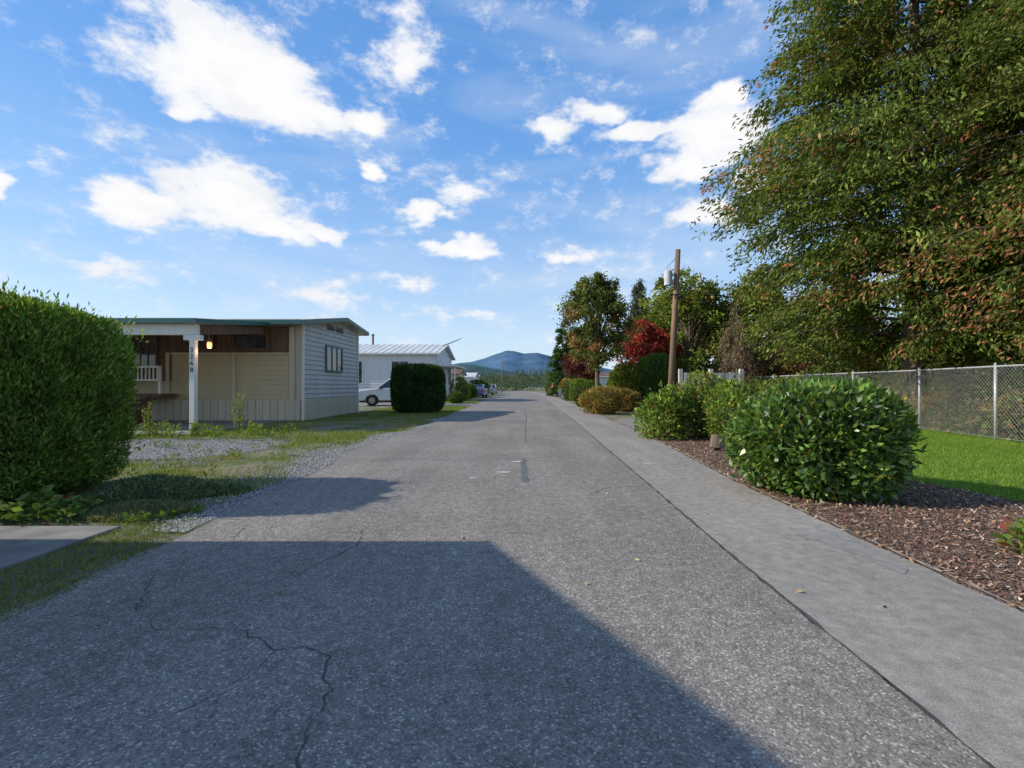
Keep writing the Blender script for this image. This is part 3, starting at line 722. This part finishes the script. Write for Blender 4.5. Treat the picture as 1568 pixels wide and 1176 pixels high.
conifer('fir_tree',(7.2,74),[(.6,2.2),(3,2),(7,1.1),(9.4,.1)],140,12,8,.4,.14,DKG,.15,.25,5,.5,sprad=.25)
conifer('weeping_cedar',(9.55,40),[(5,.75),(7.5,.7),(9,.5),(10.6,.08)],110,12,8,.25,.08,[((.04,.05,.035),3),((.09,.08,.055),2)],.1,.9,6,1.4,sprad=.2)
tree('broadleaf_tree',(11.3,33),9.6,(3.1,2.8,1.6,9.4),145,115,.25,.14,GY,.22,7,clr=.16,uneven=.32,topn=.2)
tree('broadleaf_tree',(15.4,32),9.8,(3.5,3.0,1.6,9.6),150,115,.25,.14,GY,.24,8,clr=.16,uneven=.32,topn=.2)
tree('broadleaf_tree',(19.8,30),9,(3.2,3.0,1.6,7.6),115,105,.25,.14,GY,.24,9,clr=.16,uneven=.32)
tree('broadleaf_tree',(13.5,42),10,(3.6,3.4,2.2,10.4),100,90,.34,.2,G1,.24,10,clr=.17)
conifer('dead_cedar',(11.55,26.3),[(1.2,.9),(3.5,.9),(5.2,.5),(6.1,.1)],110,12,8,.22,.035,BRN,.09,.8,7,1.6,sprad=.2)
hedge('red_shrub',(14.3,26.5),(1.3,1,3.7),2.2,8000,.17,.09,[((.17,.08,.06),3),((.11,.11,.04),2),((.22,.07,.06),1)],24,.2,shell=.4,core_s=.55)
CED=[((.065,.092,.02),3),((.10,.13,.028),3.5),((.15,.175,.042),2),((.03,.045,.014),3),((.18,.12,.05),.4)]
TIP=[((.30,.11,.06),3),((.22,.12,.06),2),((.30,.17,.08),1)]
conifer('cedar_tree',(14.5,18),[(2.7,4.4),(5,5.1),(8,5.9),(11,5.4),(15,4.5),(19,2.9),(24,.3)],600,26,13,.21,.068,CED,.34,.22,21,.60,(TIP,1.05),sprad=.27,zfloor=1.95,rad=.6,dj=.5,flow=.7,inner=.2)
conifer('cedar_tree',(16.1,12.3),[(2.6,3.9),(5,4.5),(8,4.6),(12,4.0),(17,2.6),(22,.3)],470,24,13,.165,.055,CED,.3,.24,22,.65,(TIP,.75),sprad=.25,zfloor=1.95,rad=.6,dj=.5,flow=.7,inner=.25,thr=lambda S:.5-.09*np.maximum(0,S[:,2]-4))
conifer('cedar_tree',(21.5,18),[(2,4.6),(5,5),(10,4.6),(16,2.5),(20,.3)],220,18,10,.28,.10,CED,.3,.3,23,.7,(TIP,.9),sprad=.3,zfloor=1.0)

def thicket(name,n,yr,h0,pal,x0,dx,L,W,seed):
    y=rng.uniform(yr[0],yr[1],n); dd=rng.random(n)**1.3*dx; fxx=np.array([fx(v) for v in y])
    x=fxx+x0+dd; base=np.c_[x,y,np.zeros(n)]
    H_=h0*(1+.35*snoise(base,1.3,seed)+.2*snoise(base,4,seed+1))*(.55+.45*dd/dx)
    z=rng.random(n)**.8*H_.clip(.3,None); P=np.c_[x,y,z]
    cl=snoise(P,2.2,seed+2); cp=snoise(P,1.6,seed+6); C=pick(pal,n)
    C[cp>.5]=C[cp>.5]*.4+np.array([.26,.17,.05])*.6; C[cp<-.75]=C[cp<-.75]*.4+np.array([.20,.09,.06])*.6
    C=C*(1+.3*cl)[:,None]
    leaves(name,P,rdir(n)+np.array([-.4,-.2,.1]),L*(.6+.8*rng.random(n)),W,jit(C).clip(.004,1),LEAF)
thicket('bramble_thicket',48000,(8,38),2.0,[((.07,.10,.03),3),((.11,.14,.04),3),((.23,.18,.07),1),((.20,.10,.06),.5),((.04,.06,.02),2),((.15,.11,.08),1.4)],.12,2.0,.13,.075,41)
thicket('understory_shrubs',50000,(9,40),4.3,[((.12,.15,.04),3),((.17,.19,.05),2.5),((.20,.13,.06),.6),((.06,.085,.025),2)],1.7,3.6,.2,.10,45)

# ---------------------------------------------------------------- grass and weeds
def gpts(n,xr,yr,keep):
    P=np.c_[rng.uniform(*xr,n),rng.uniform(*yr,n),np.zeros(n)]; return P[keep(P)]
GR=[((.11,.145,.03),3),((.155,.19,.042),3),((.07,.10,.022),2),((.27,.25,.12),1.2)]
k=lambda P:(P[:,0]<LXv(P[:,1])-.30+.28*snoise(P,2,51))&((snoise(P,1.0,52)+.7*snoise(P,3.5,53)+.4*rng.normal(size=len(P)))>.0)&~((P[:,0]<-9.5)&(P[:,1]>13.7))&(P[:,0]<-3.2)&~((P[:,0]<-5.8)&(P[:,1]>8.7)&(P[:,1]<12.8)&(snoise(P,3,54)<.75))&~((P[:,0]<-8.8)&(P[:,1]>19))
P=gpts(210000,(-12,-3.2),(5.2,22),k); C=pick(GR,len(P)); dry=snoise(P,.9,55)>.3; C[dry]=C[dry]*.45+np.array([.25,.205,.11])*.55
grass('verge_grass',P,.04+.09*rng.random(len(P))**2*(1+.5*snoise(P,1.5,56)),.009,jit(C).clip(.01,1))
P=gpts(50000,(-9,-3.5),(22,45),lambda P:(P[:,0]<LXv(P[:,1])-.15)&~((P[:,1]>34.3)&(P[:,1]<40.5))&(snoise(P,1.2,58)>-.6)&(P[:,0]>-8.8))
grass('verge_grass',P,.06+.06*rng.random(len(P)),.016,jit(pick(GR,len(P))).clip(.01,1))
def inpoly(P,poly):
    poly=np.array(poly); c=np.zeros(len(P),bool); j=len(poly)-1
    for i in range(len(poly)):
        xi,yi=poly[i];xj,yj=poly[j]
        m=((yi>P[:,1])!=(yj>P[:,1]))&(P[:,0]<(xj-xi)*(P[:,1]-yi)/(yj-yi+1e-12)+xi); c^=m; j=i
    return c
P=gpts(170000,(5.3,14),(3.5,24),lambda P:inpoly(P,LAWNP))
LG=[((.10,.18,.022),3),((.14,.225,.033),3),((.18,.255,.05),1.5),((.07,.12,.018),1.5)]
grass('lawn_grass',P,.03+.035*rng.random(len(P)),.010,jit(pick(LG,len(P))*(1+.14*snoise(P,1.5,60))[:,None],.15).clip(.01,1))
P=gpts(34000,(-5.2,-2.8),(2.0,5.3),lambda P:(snoise(P,2.4,62)+.7*snoise(P,7,63)+.3*rng.normal(size=len(P))>.3)&(P[:,0]<LXv(P[:,1])+.1)&~((P[:,0]<-3.93)&(P[:,1]>2.93)&(P[:,1]<4.77)))
grass('moss_patch',P+np.array([0,0,.01]),.012+.025*rng.random(len(P)),.007,jit(pick([((.10,.13,.025),3),((.15,.17,.04),2)],len(P))))
n=26000; a=rng.random(n)*6.283; rr=np.sqrt(rng.random(n)); ex=1+.25*np.sin(a*3+1)+.15*np.sin(a*7)
P=np.c_[-4.75+rr*ex*np.cos(a)*.85,6.15+rr*ex*np.sin(a)*.75,np.zeros(n)]; P[:,2]=rng.random(n)*.22*(1-rr**2*.8)*(1+.4*snoise(P,6,66))
leaves('creeping_juniper',P,rdir(n)*.7+np.array([.2,-.2,.7]),.06,.016,jit(pick([((.10,.13,.07),3),((.14,.17,.09),3),((.06,.08,.04),2)],n)),LEAF)
n=14000; a=rng.random(n)*6.283; rr=np.sqrt(rng.random(n))
P=np.c_[-4.25+rr*np.cos(a)*.6,5.35+rr*np.sin(a)*.4,rng.random(n)*.13*(1-rr*.7)]
leaves('creeping_thyme',P,rdir(n)*.7+np.array([.0,-.1,.6]),.04,.012,jit(pick([((.11,.13,.06),3),((.14,.16,.08),2),((.17,.13,.09),1.5)],n)),LEAF)
def rosette(name,spots,L,W,pal,per=26,up=.5,hgt=.12):
    P=[];D=[];S=[]
    for (x,y,s) in spots:
        for i in range(per):
            a=random.random()*6.283; r=random.random()*.12*s
            P.append((x+math.cos(a)*r,y+math.sin(a)*r,.015+random.random()*hgt*s)); D.append((math.cos(a),math.sin(a),up*random.uniform(0,1.6))); S.append(s)
    S=np.array(S); n=len(P)
    leaves(name,np.array(P),np.array(D),L*S*(.6+.6*rng.random(n)),W*S,jit(pick(pal,n)),LEAF,None,.15)
rosette('weeds',[(-5.35,5.0,1.5),(-5.05,4.95,1.3),(-5.2,5.2,1.6),(-4.7,4.95,1),(-4.75,5.25,1.1),(-3.95,4.95,.7),(-3.75,5.1,.7),(-3.6,5.3,.5),(-4.9,5.35,1.2),(-5.5,5.3,1.6)],.10,.055,[((.07,.12,.025),3),((.11,.16,.04),3),((.16,.08,.05),.4)],44)
sp=[(random.uniform(-12.5,-6.5),random.uniform(12.4,14.2),random.uniform(.6,1.4)) for _ in range(50)]+[(random.uniform(-9,-4),random.uniform(6.8,13),random.uniform(.4,.8)) for _ in range(60)]
rosette('weeds',sp,.12,.035,[((.09,.13,.03),3),((.13,.17,.045),3)],26,1.1,.25)
rosette('garden_plant',[(4.15,3.95,1.3),(4.3,3.8,1.4),(4.35,4.1,1.2),(4.5,3.9,1.3)],.075,.04,[((.08,.13,.025),3),((.14,.17,.035),2),((.22,.07,.05),.5)],80,1,.16)
def spike(x,y,h,nm='goldenrod_weed'):
    e=empty(nm); mb=MB(); PP=[];DD=[];LL=[]
    for s_ in range(4):
        hx=x+random.uniform(-.12,.12); hy=y+random.uniform(-.1,.1); hh_=h*random.uniform(.55,1) if s_ else h; lx=random.uniform(-.1,.1)
        mb.tube([(x+(hx-x)*.3,y,0),(hx,hy,hh_*.5),(hx+lx,hy,hh_)],[.009,.007,.003],4)
        for i in range(70):
            t=random.random()**.8; a=random.random()*6.28; PP.append((hx+lx*t,hy,hh_*t)); DD.append((math.cos(a),math.sin(a),.9)); LL.append(.05+.13*(1-t)**.7*random.random()+.02)
    leaves('leaves',np.array(PP),np.array(DD),np.array(LL),.028,jit(pick([((.16,.19,.05),3),((.22,.23,.08),2)],len(PP))),LEAF,e); mb.obj('stems',BARK,e)
spike(-8.35,14.2,1.22); spike(-10.5,13.6,.95); spike(-11.2,13.4,.6); spike(-9.3,13.7,.45); spike(-12.0,13.5,.5); spike(-7.8,14.0,.4)

# ---------------------------------------------------------------- mulch chips, stones, fallen leaves
def chips(name,P,L,W,C,tilt=.35,mat=DRY):
    n=len(P); a=rng.random(n)*6.283; D=np.c_[np.cos(a),np.sin(a),rng.normal(size=n)*tilt]; S=np.c_[-np.sin(a),np.cos(a),rng.normal(size=n)*tilt]
    L=np.broadcast_to(L,n)[:,None];W_=np.broadcast_to(W,n)[:,None]; V=np.empty((n,4,3),np.float32)
    V[:,0]=P-D*L/2-S*W_/2;V[:,1]=P+D*L/2-S*W_/2;V[:,2]=P+D*L/2+S*W_/2;V[:,3]=P-D*L/2+S*W_/2
    return mesh_obj(name,V.reshape(-1,3),np.arange(n*4).reshape(n,4),mat,None,col=np.repeat(C,4,axis=0))
mp=[(3.12,1),(6.3,1),(6.15,5),(5.7,7.3),(7.3,10),(7.7,14.5),(5.6,15.8),(3.6,15.5),(3.5,13),(3.12,7)]
P=np.c_[rng.uniform(3.05,7.7,80000),1+rng.random(80000)**1.6*14.5,rng.random(80000)*.02+.016]; P=P[inpoly(P,mp)]
MC=[((.19,.11,.075),3),((.11,.065,.045),3),((.28,.18,.13),2),((.42,.33,.25),1)]
chips('mulch_chips',P,.015+.045*rng.random(len(P))**2,.006+.008*rng.random(len(P)),(jit(pick(MC,len(P)))*.85).clip(.01,1))
P=np.c_[rng.uniform(2.9,6,350),rng.uniform(2.5,14,350),np.full(350,.04)]
y2=rng.uniform(2.5,24,450); P2=np.c_[np.interp(y2,[-25,3,7,14,45],[3.05,3.05,3.08,3.5,4.1])+np.abs(rng.normal(size=450))*.12-.03,y2,np.full(450,.034)]
P3=np.c_[rng.uniform(-3.2,3.0,70),rng.uniform(2.5,20,70),np.full(70,.03)]
P=np.concatenate([P[P[:,0]>3.1],P2,P3]); chips('fallen_leaves',P,.02+.025*rng.random(len(P)),.018,jit(pick([((.24,.15,.07),3),((.17,.10,.06),3),((.30,.25,.12),1)],len(P))),.4)
def pebbles(name,P,s,C):
    n=len(P); o=np.array([(1,0,0),(0,1,0),(-1,0,0),(0,-1,0),(0,0,.7),(0,0,-.7)],float)
    V=P[:,None,:]+(o[None]+rng.normal(size=(n,6,3))*.22)*np.broadcast_to(s,n)[:,None,None]
    f=np.array([(0,1,4),(1,2,4),(2,3,4),(3,0,4),(1,0,5),(2,1,5),(3,2,5),(0,3,5)])
    F=(f[None]+6*np.arange(n)[:,None,None]).reshape(-1,3)
    return mesh_obj(name,V.reshape(-1,3),F,DRY,None,col=np.repeat(C,6,axis=0))
n=15000; y=4.6+rng.random(n)**1.3*10; x=LXv(y)+.05-np.abs(rng.normal(size=n))*np.interp(y,[4.6,5.5,8,14],[.12,.45,.55,.35])
x2=rng.uniform(-12,-5.7,12000); y2=rng.uniform(8.7,12.8,12000)
P=np.r_[np.c_[x,y,np.full(n,.018)],np.c_[x2,y2,np.full(12000,.012)]]
P=P[~((P[:,0]<-3.93)&(P[:,1]>2.93)&(P[:,1]<4.77))]
g=rng.uniform(.18,.5,len(P))[:,None]*np.array([1,.97,.91]); pebbles('gravel_stones',P,.006+.012*rng.random(len(P))**2,g)
S_=empty('tree_stump'); MB().tube([(4.15,10.4,-.02),(4.15,10.4,.1),(4.17,10.4,.36)],[.2,.15,.13],11).obj('stump_wood',BARK,S_,False)

# ---------------------------------------------------------------- light & sky
el=math.radians(31); Ldir=Vector((math.cos(el),math.cos(el)*.09,-math.sin(el))).normalized()
sd=bpy.data.lights.new('sun','SUN'); sd.energy=5.0; sd.angle=math.radians(.53); sd.color=(1,.92,.79)
so=bpy.data.objects.new('sun',sd); so.rotation_euler=Ldir.to_track_quat('-Z','Y').to_euler(); so.location=(-20,-2,20); link(so)
w=bpy.data.worlds.new('World'); scene.world=w; w.use_nodes=True; nt=w.node_tree; bg=nt.nodes['Background']
sky=nt.nodes.new('ShaderNodeTexSky'); sky.sky_type='NISHITA'; sky.sun_disc=False; sky.sun_elevation=el; sky.sun_rotation=math.radians(265)
sky.air_density=1.0; sky.dust_density=.6; sky.ozone_density=2.0
tc=nt.nodes.new('ShaderNodeTexCoord').outputs['Generated']
sp_=nt.nodes.new('ShaderNodeSeparateXYZ'); nt.links.new(tc,sp_.inputs[0])
az=math_(nt,'ARCTAN2',sp_.outputs[0],sp_.outputs[1]); ev=math_(nt,'ARCSINE',sp_.outputs[2])
def vm(op,a,b=None,c=None):
    n=nt.nodes.new('ShaderNodeVectorMath'); n.operation=op
    for i,v in enumerate((a,b,c)):
        if v is None: continue
        if isinstance(v,bpy.types.NodeSocket): nt.links.new(v,n.inputs[i])
        else: n.inputs[i].default_value=v
    return n
cb=nt.nodes.new('ShaderNodeCombineXYZ'); nt.links.new(az,cb.inputs[0]); nt.links.new(ev,cb.inputs[1])
st=vm('MULTIPLY',tc,(1,1,1.8)).outputs[0]
def ncol(scale,detail,rough):
    n=nt.nodes.new('ShaderNodeTexNoise'); n.inputs['Scale'].default_value=scale; n.inputs['Detail'].default_value=detail; n.inputs['Roughness'].default_value=rough
    nt.links.new(st,n.inputs['Vector']); return n
w1=ncol(8,3,.65); p=vm('MULTIPLY_ADD',w1.outputs['Color'],(.14,.09,0),(-.07,-.045,0)).outputs[0]
p=vm('ADD',cb.outputs[0],p).outputs[0]
CL=[(-.60,.65,.22,.12,1),(-.47,.56,.15,.055,1),(-.33,.55,.06,.035,.8),(-.70,.57,.07,.03,.8),
(-.80,.38,.13,.045,1),(-.60,.39,.17,.075,1),(-.53,.32,.11,.035,.85),(-.41,.31,.06,.022,.9),
(-.33,.45,.03,.022,.9),(-.25,.68,.07,.11,.6),(-.205,.36,.05,.024,.85),(-.15,.29,.085,.02,.85),
(.07,.53,.055,.024,.8),(.16,.57,.06,.03,.85),(.41,.61,.06,.035,.95),(.40,.52,.12,.06,1),(.26,.53,.10,.022,.85),(.33,.46,.08,.04,.85),(.49,.44,.06,.02,.75),
(.39,.36,.09,.035,1),(-1.09,.43,.04,.035,1),(-.40,.18,.10,.03,.55),(.10,.27,.08,.018,.55),(-.22,.22,.12,.016,.4),(-.85,.25,.14,.018,.45),(-.13,.40,.07,.04,.6),(-.15,.16,.12,.016,.4)]
acc=None
for (tx,tz,hw,hh,wt) in CL:
    a=math.atan(tx); ca=math.cos(a); e_=math.atan(tz*ca); ra=hw*ca*ca*1.3; re=hh*ca*math.cos(e_)**2*1.4
    d=vm('MULTIPLY_ADD',p,(1/ra,1/re,0),(-a/ra,-e_/re,0)).outputs[0]
    l=vm('LENGTH',d).outputs['Value']; v=math_(nt,'MULTIPLY_ADD',l,-1.0*wt,wt,True)
    acc=v if acc is None else math_(nt,'SMOOTH_MAX',acc,v,.12)
fb=ncol(14,6,.68).outputs['Fac']
back=math_(nt,'MULTIPLY',math_(nt,'SUBTRACT',w1.outputs['Fac'],.55,None,True),math_(nt,'LESS_THAN',sp_.outputs[1],-.05))
dens=math_(nt,'ADD',math_(nt,'MULTIPLY_ADD',fb,1.7,-.93),math_(nt,'MULTIPLY',acc,1.35))
dens=math_(nt,'ADD',dens,math_(nt,'MULTIPLY',back,4))
mr=nt.nodes.new('ShaderNodeMapRange'); mr.interpolation_type='SMOOTHSTEP'; mr.inputs['From Min'].default_value=.02; mr.inputs['From Max'].default_value=.56
nt.links.new(dens,mr.inputs['Value']); mask=mr.outputs[0]
mpv=nt.nodes.new('ShaderNodeMapping'); mpv.inputs['Rotation'].default_value=(0,.5,.3); mpv.inputs['Scale'].default_value=(1,2,6); nt.links.new(tc,mpv.inputs[0])
hz=nt.nodes.new('ShaderNodeTexNoise'); hz.inputs['Scale'].default_value=2.0; hz.inputs['Detail'].default_value=4; hz.inputs['Distortion'].default_value=.5; nt.links.new(mpv.outputs[0],hz.inputs['Vector'])
haze=ramp(nt,hz.outputs['Fac'],[(.48,0),(.8,.42)])
skyc=mixc(nt,1,sky.outputs[0],(1.2,1.5,1.75),'MULTIPLY')
grad=ramp(nt,sp_.outputs[2],[(0,(.76,.83,.94)),(.10,(.64,.78,.95)),(.24,(.38,.61,.94)),(.45,(.165,.41,.88)),(.8,(.09,.29,.73))])
grad=vm('SCALE',grad); grad.inputs['Scale'].default_value=6.1
skyc=mixc(nt,.78,skyc,grad.outputs[0])
skyc=mixc(nt,haze,skyc,(5.0,5.5,6.2))
ccol=mixc(nt,ramp(nt,dens,[(.15,0),(.8,1)]),(5.5,5.8,6.4),(6.75,6.7,6.65))
ccol=mixc(nt,ramp(nt,w1.outputs['Fac'],[(.48,0),(.75,.5)]),ccol,(5.1,5.25,5.7))
fin=mixc(nt,math_(nt,'MULTIPLY',mask,.97),skyc,ccol)
nt.links.new(fin,bg.inputs['Color']); bg.inputs['Strength'].default_value=.15
try: w.cycles.sampling_method='MANUAL'; w.cycles.sample_map_resolution=512
except Exception: pass

# ---------------------------------------------------------------- camera
cd=bpy.data.cameras.new('camera'); cam=bpy.data.objects.new('camera',cd); link(cam)
cd.sensor_width=36; cd.lens=17; cd.clip_start=.05; cd.clip_end=12000
cam.location=(0,0,1.4); cam.rotation_euler=(math.pi/2,0,0)
cd.shift_x=-18/1568; cd.shift_y=4/1568
scene.camera=cam
scene.view_settings.view_transform='Standard'; scene.view_settings.look='None'; scene.view_settings.exposure=0
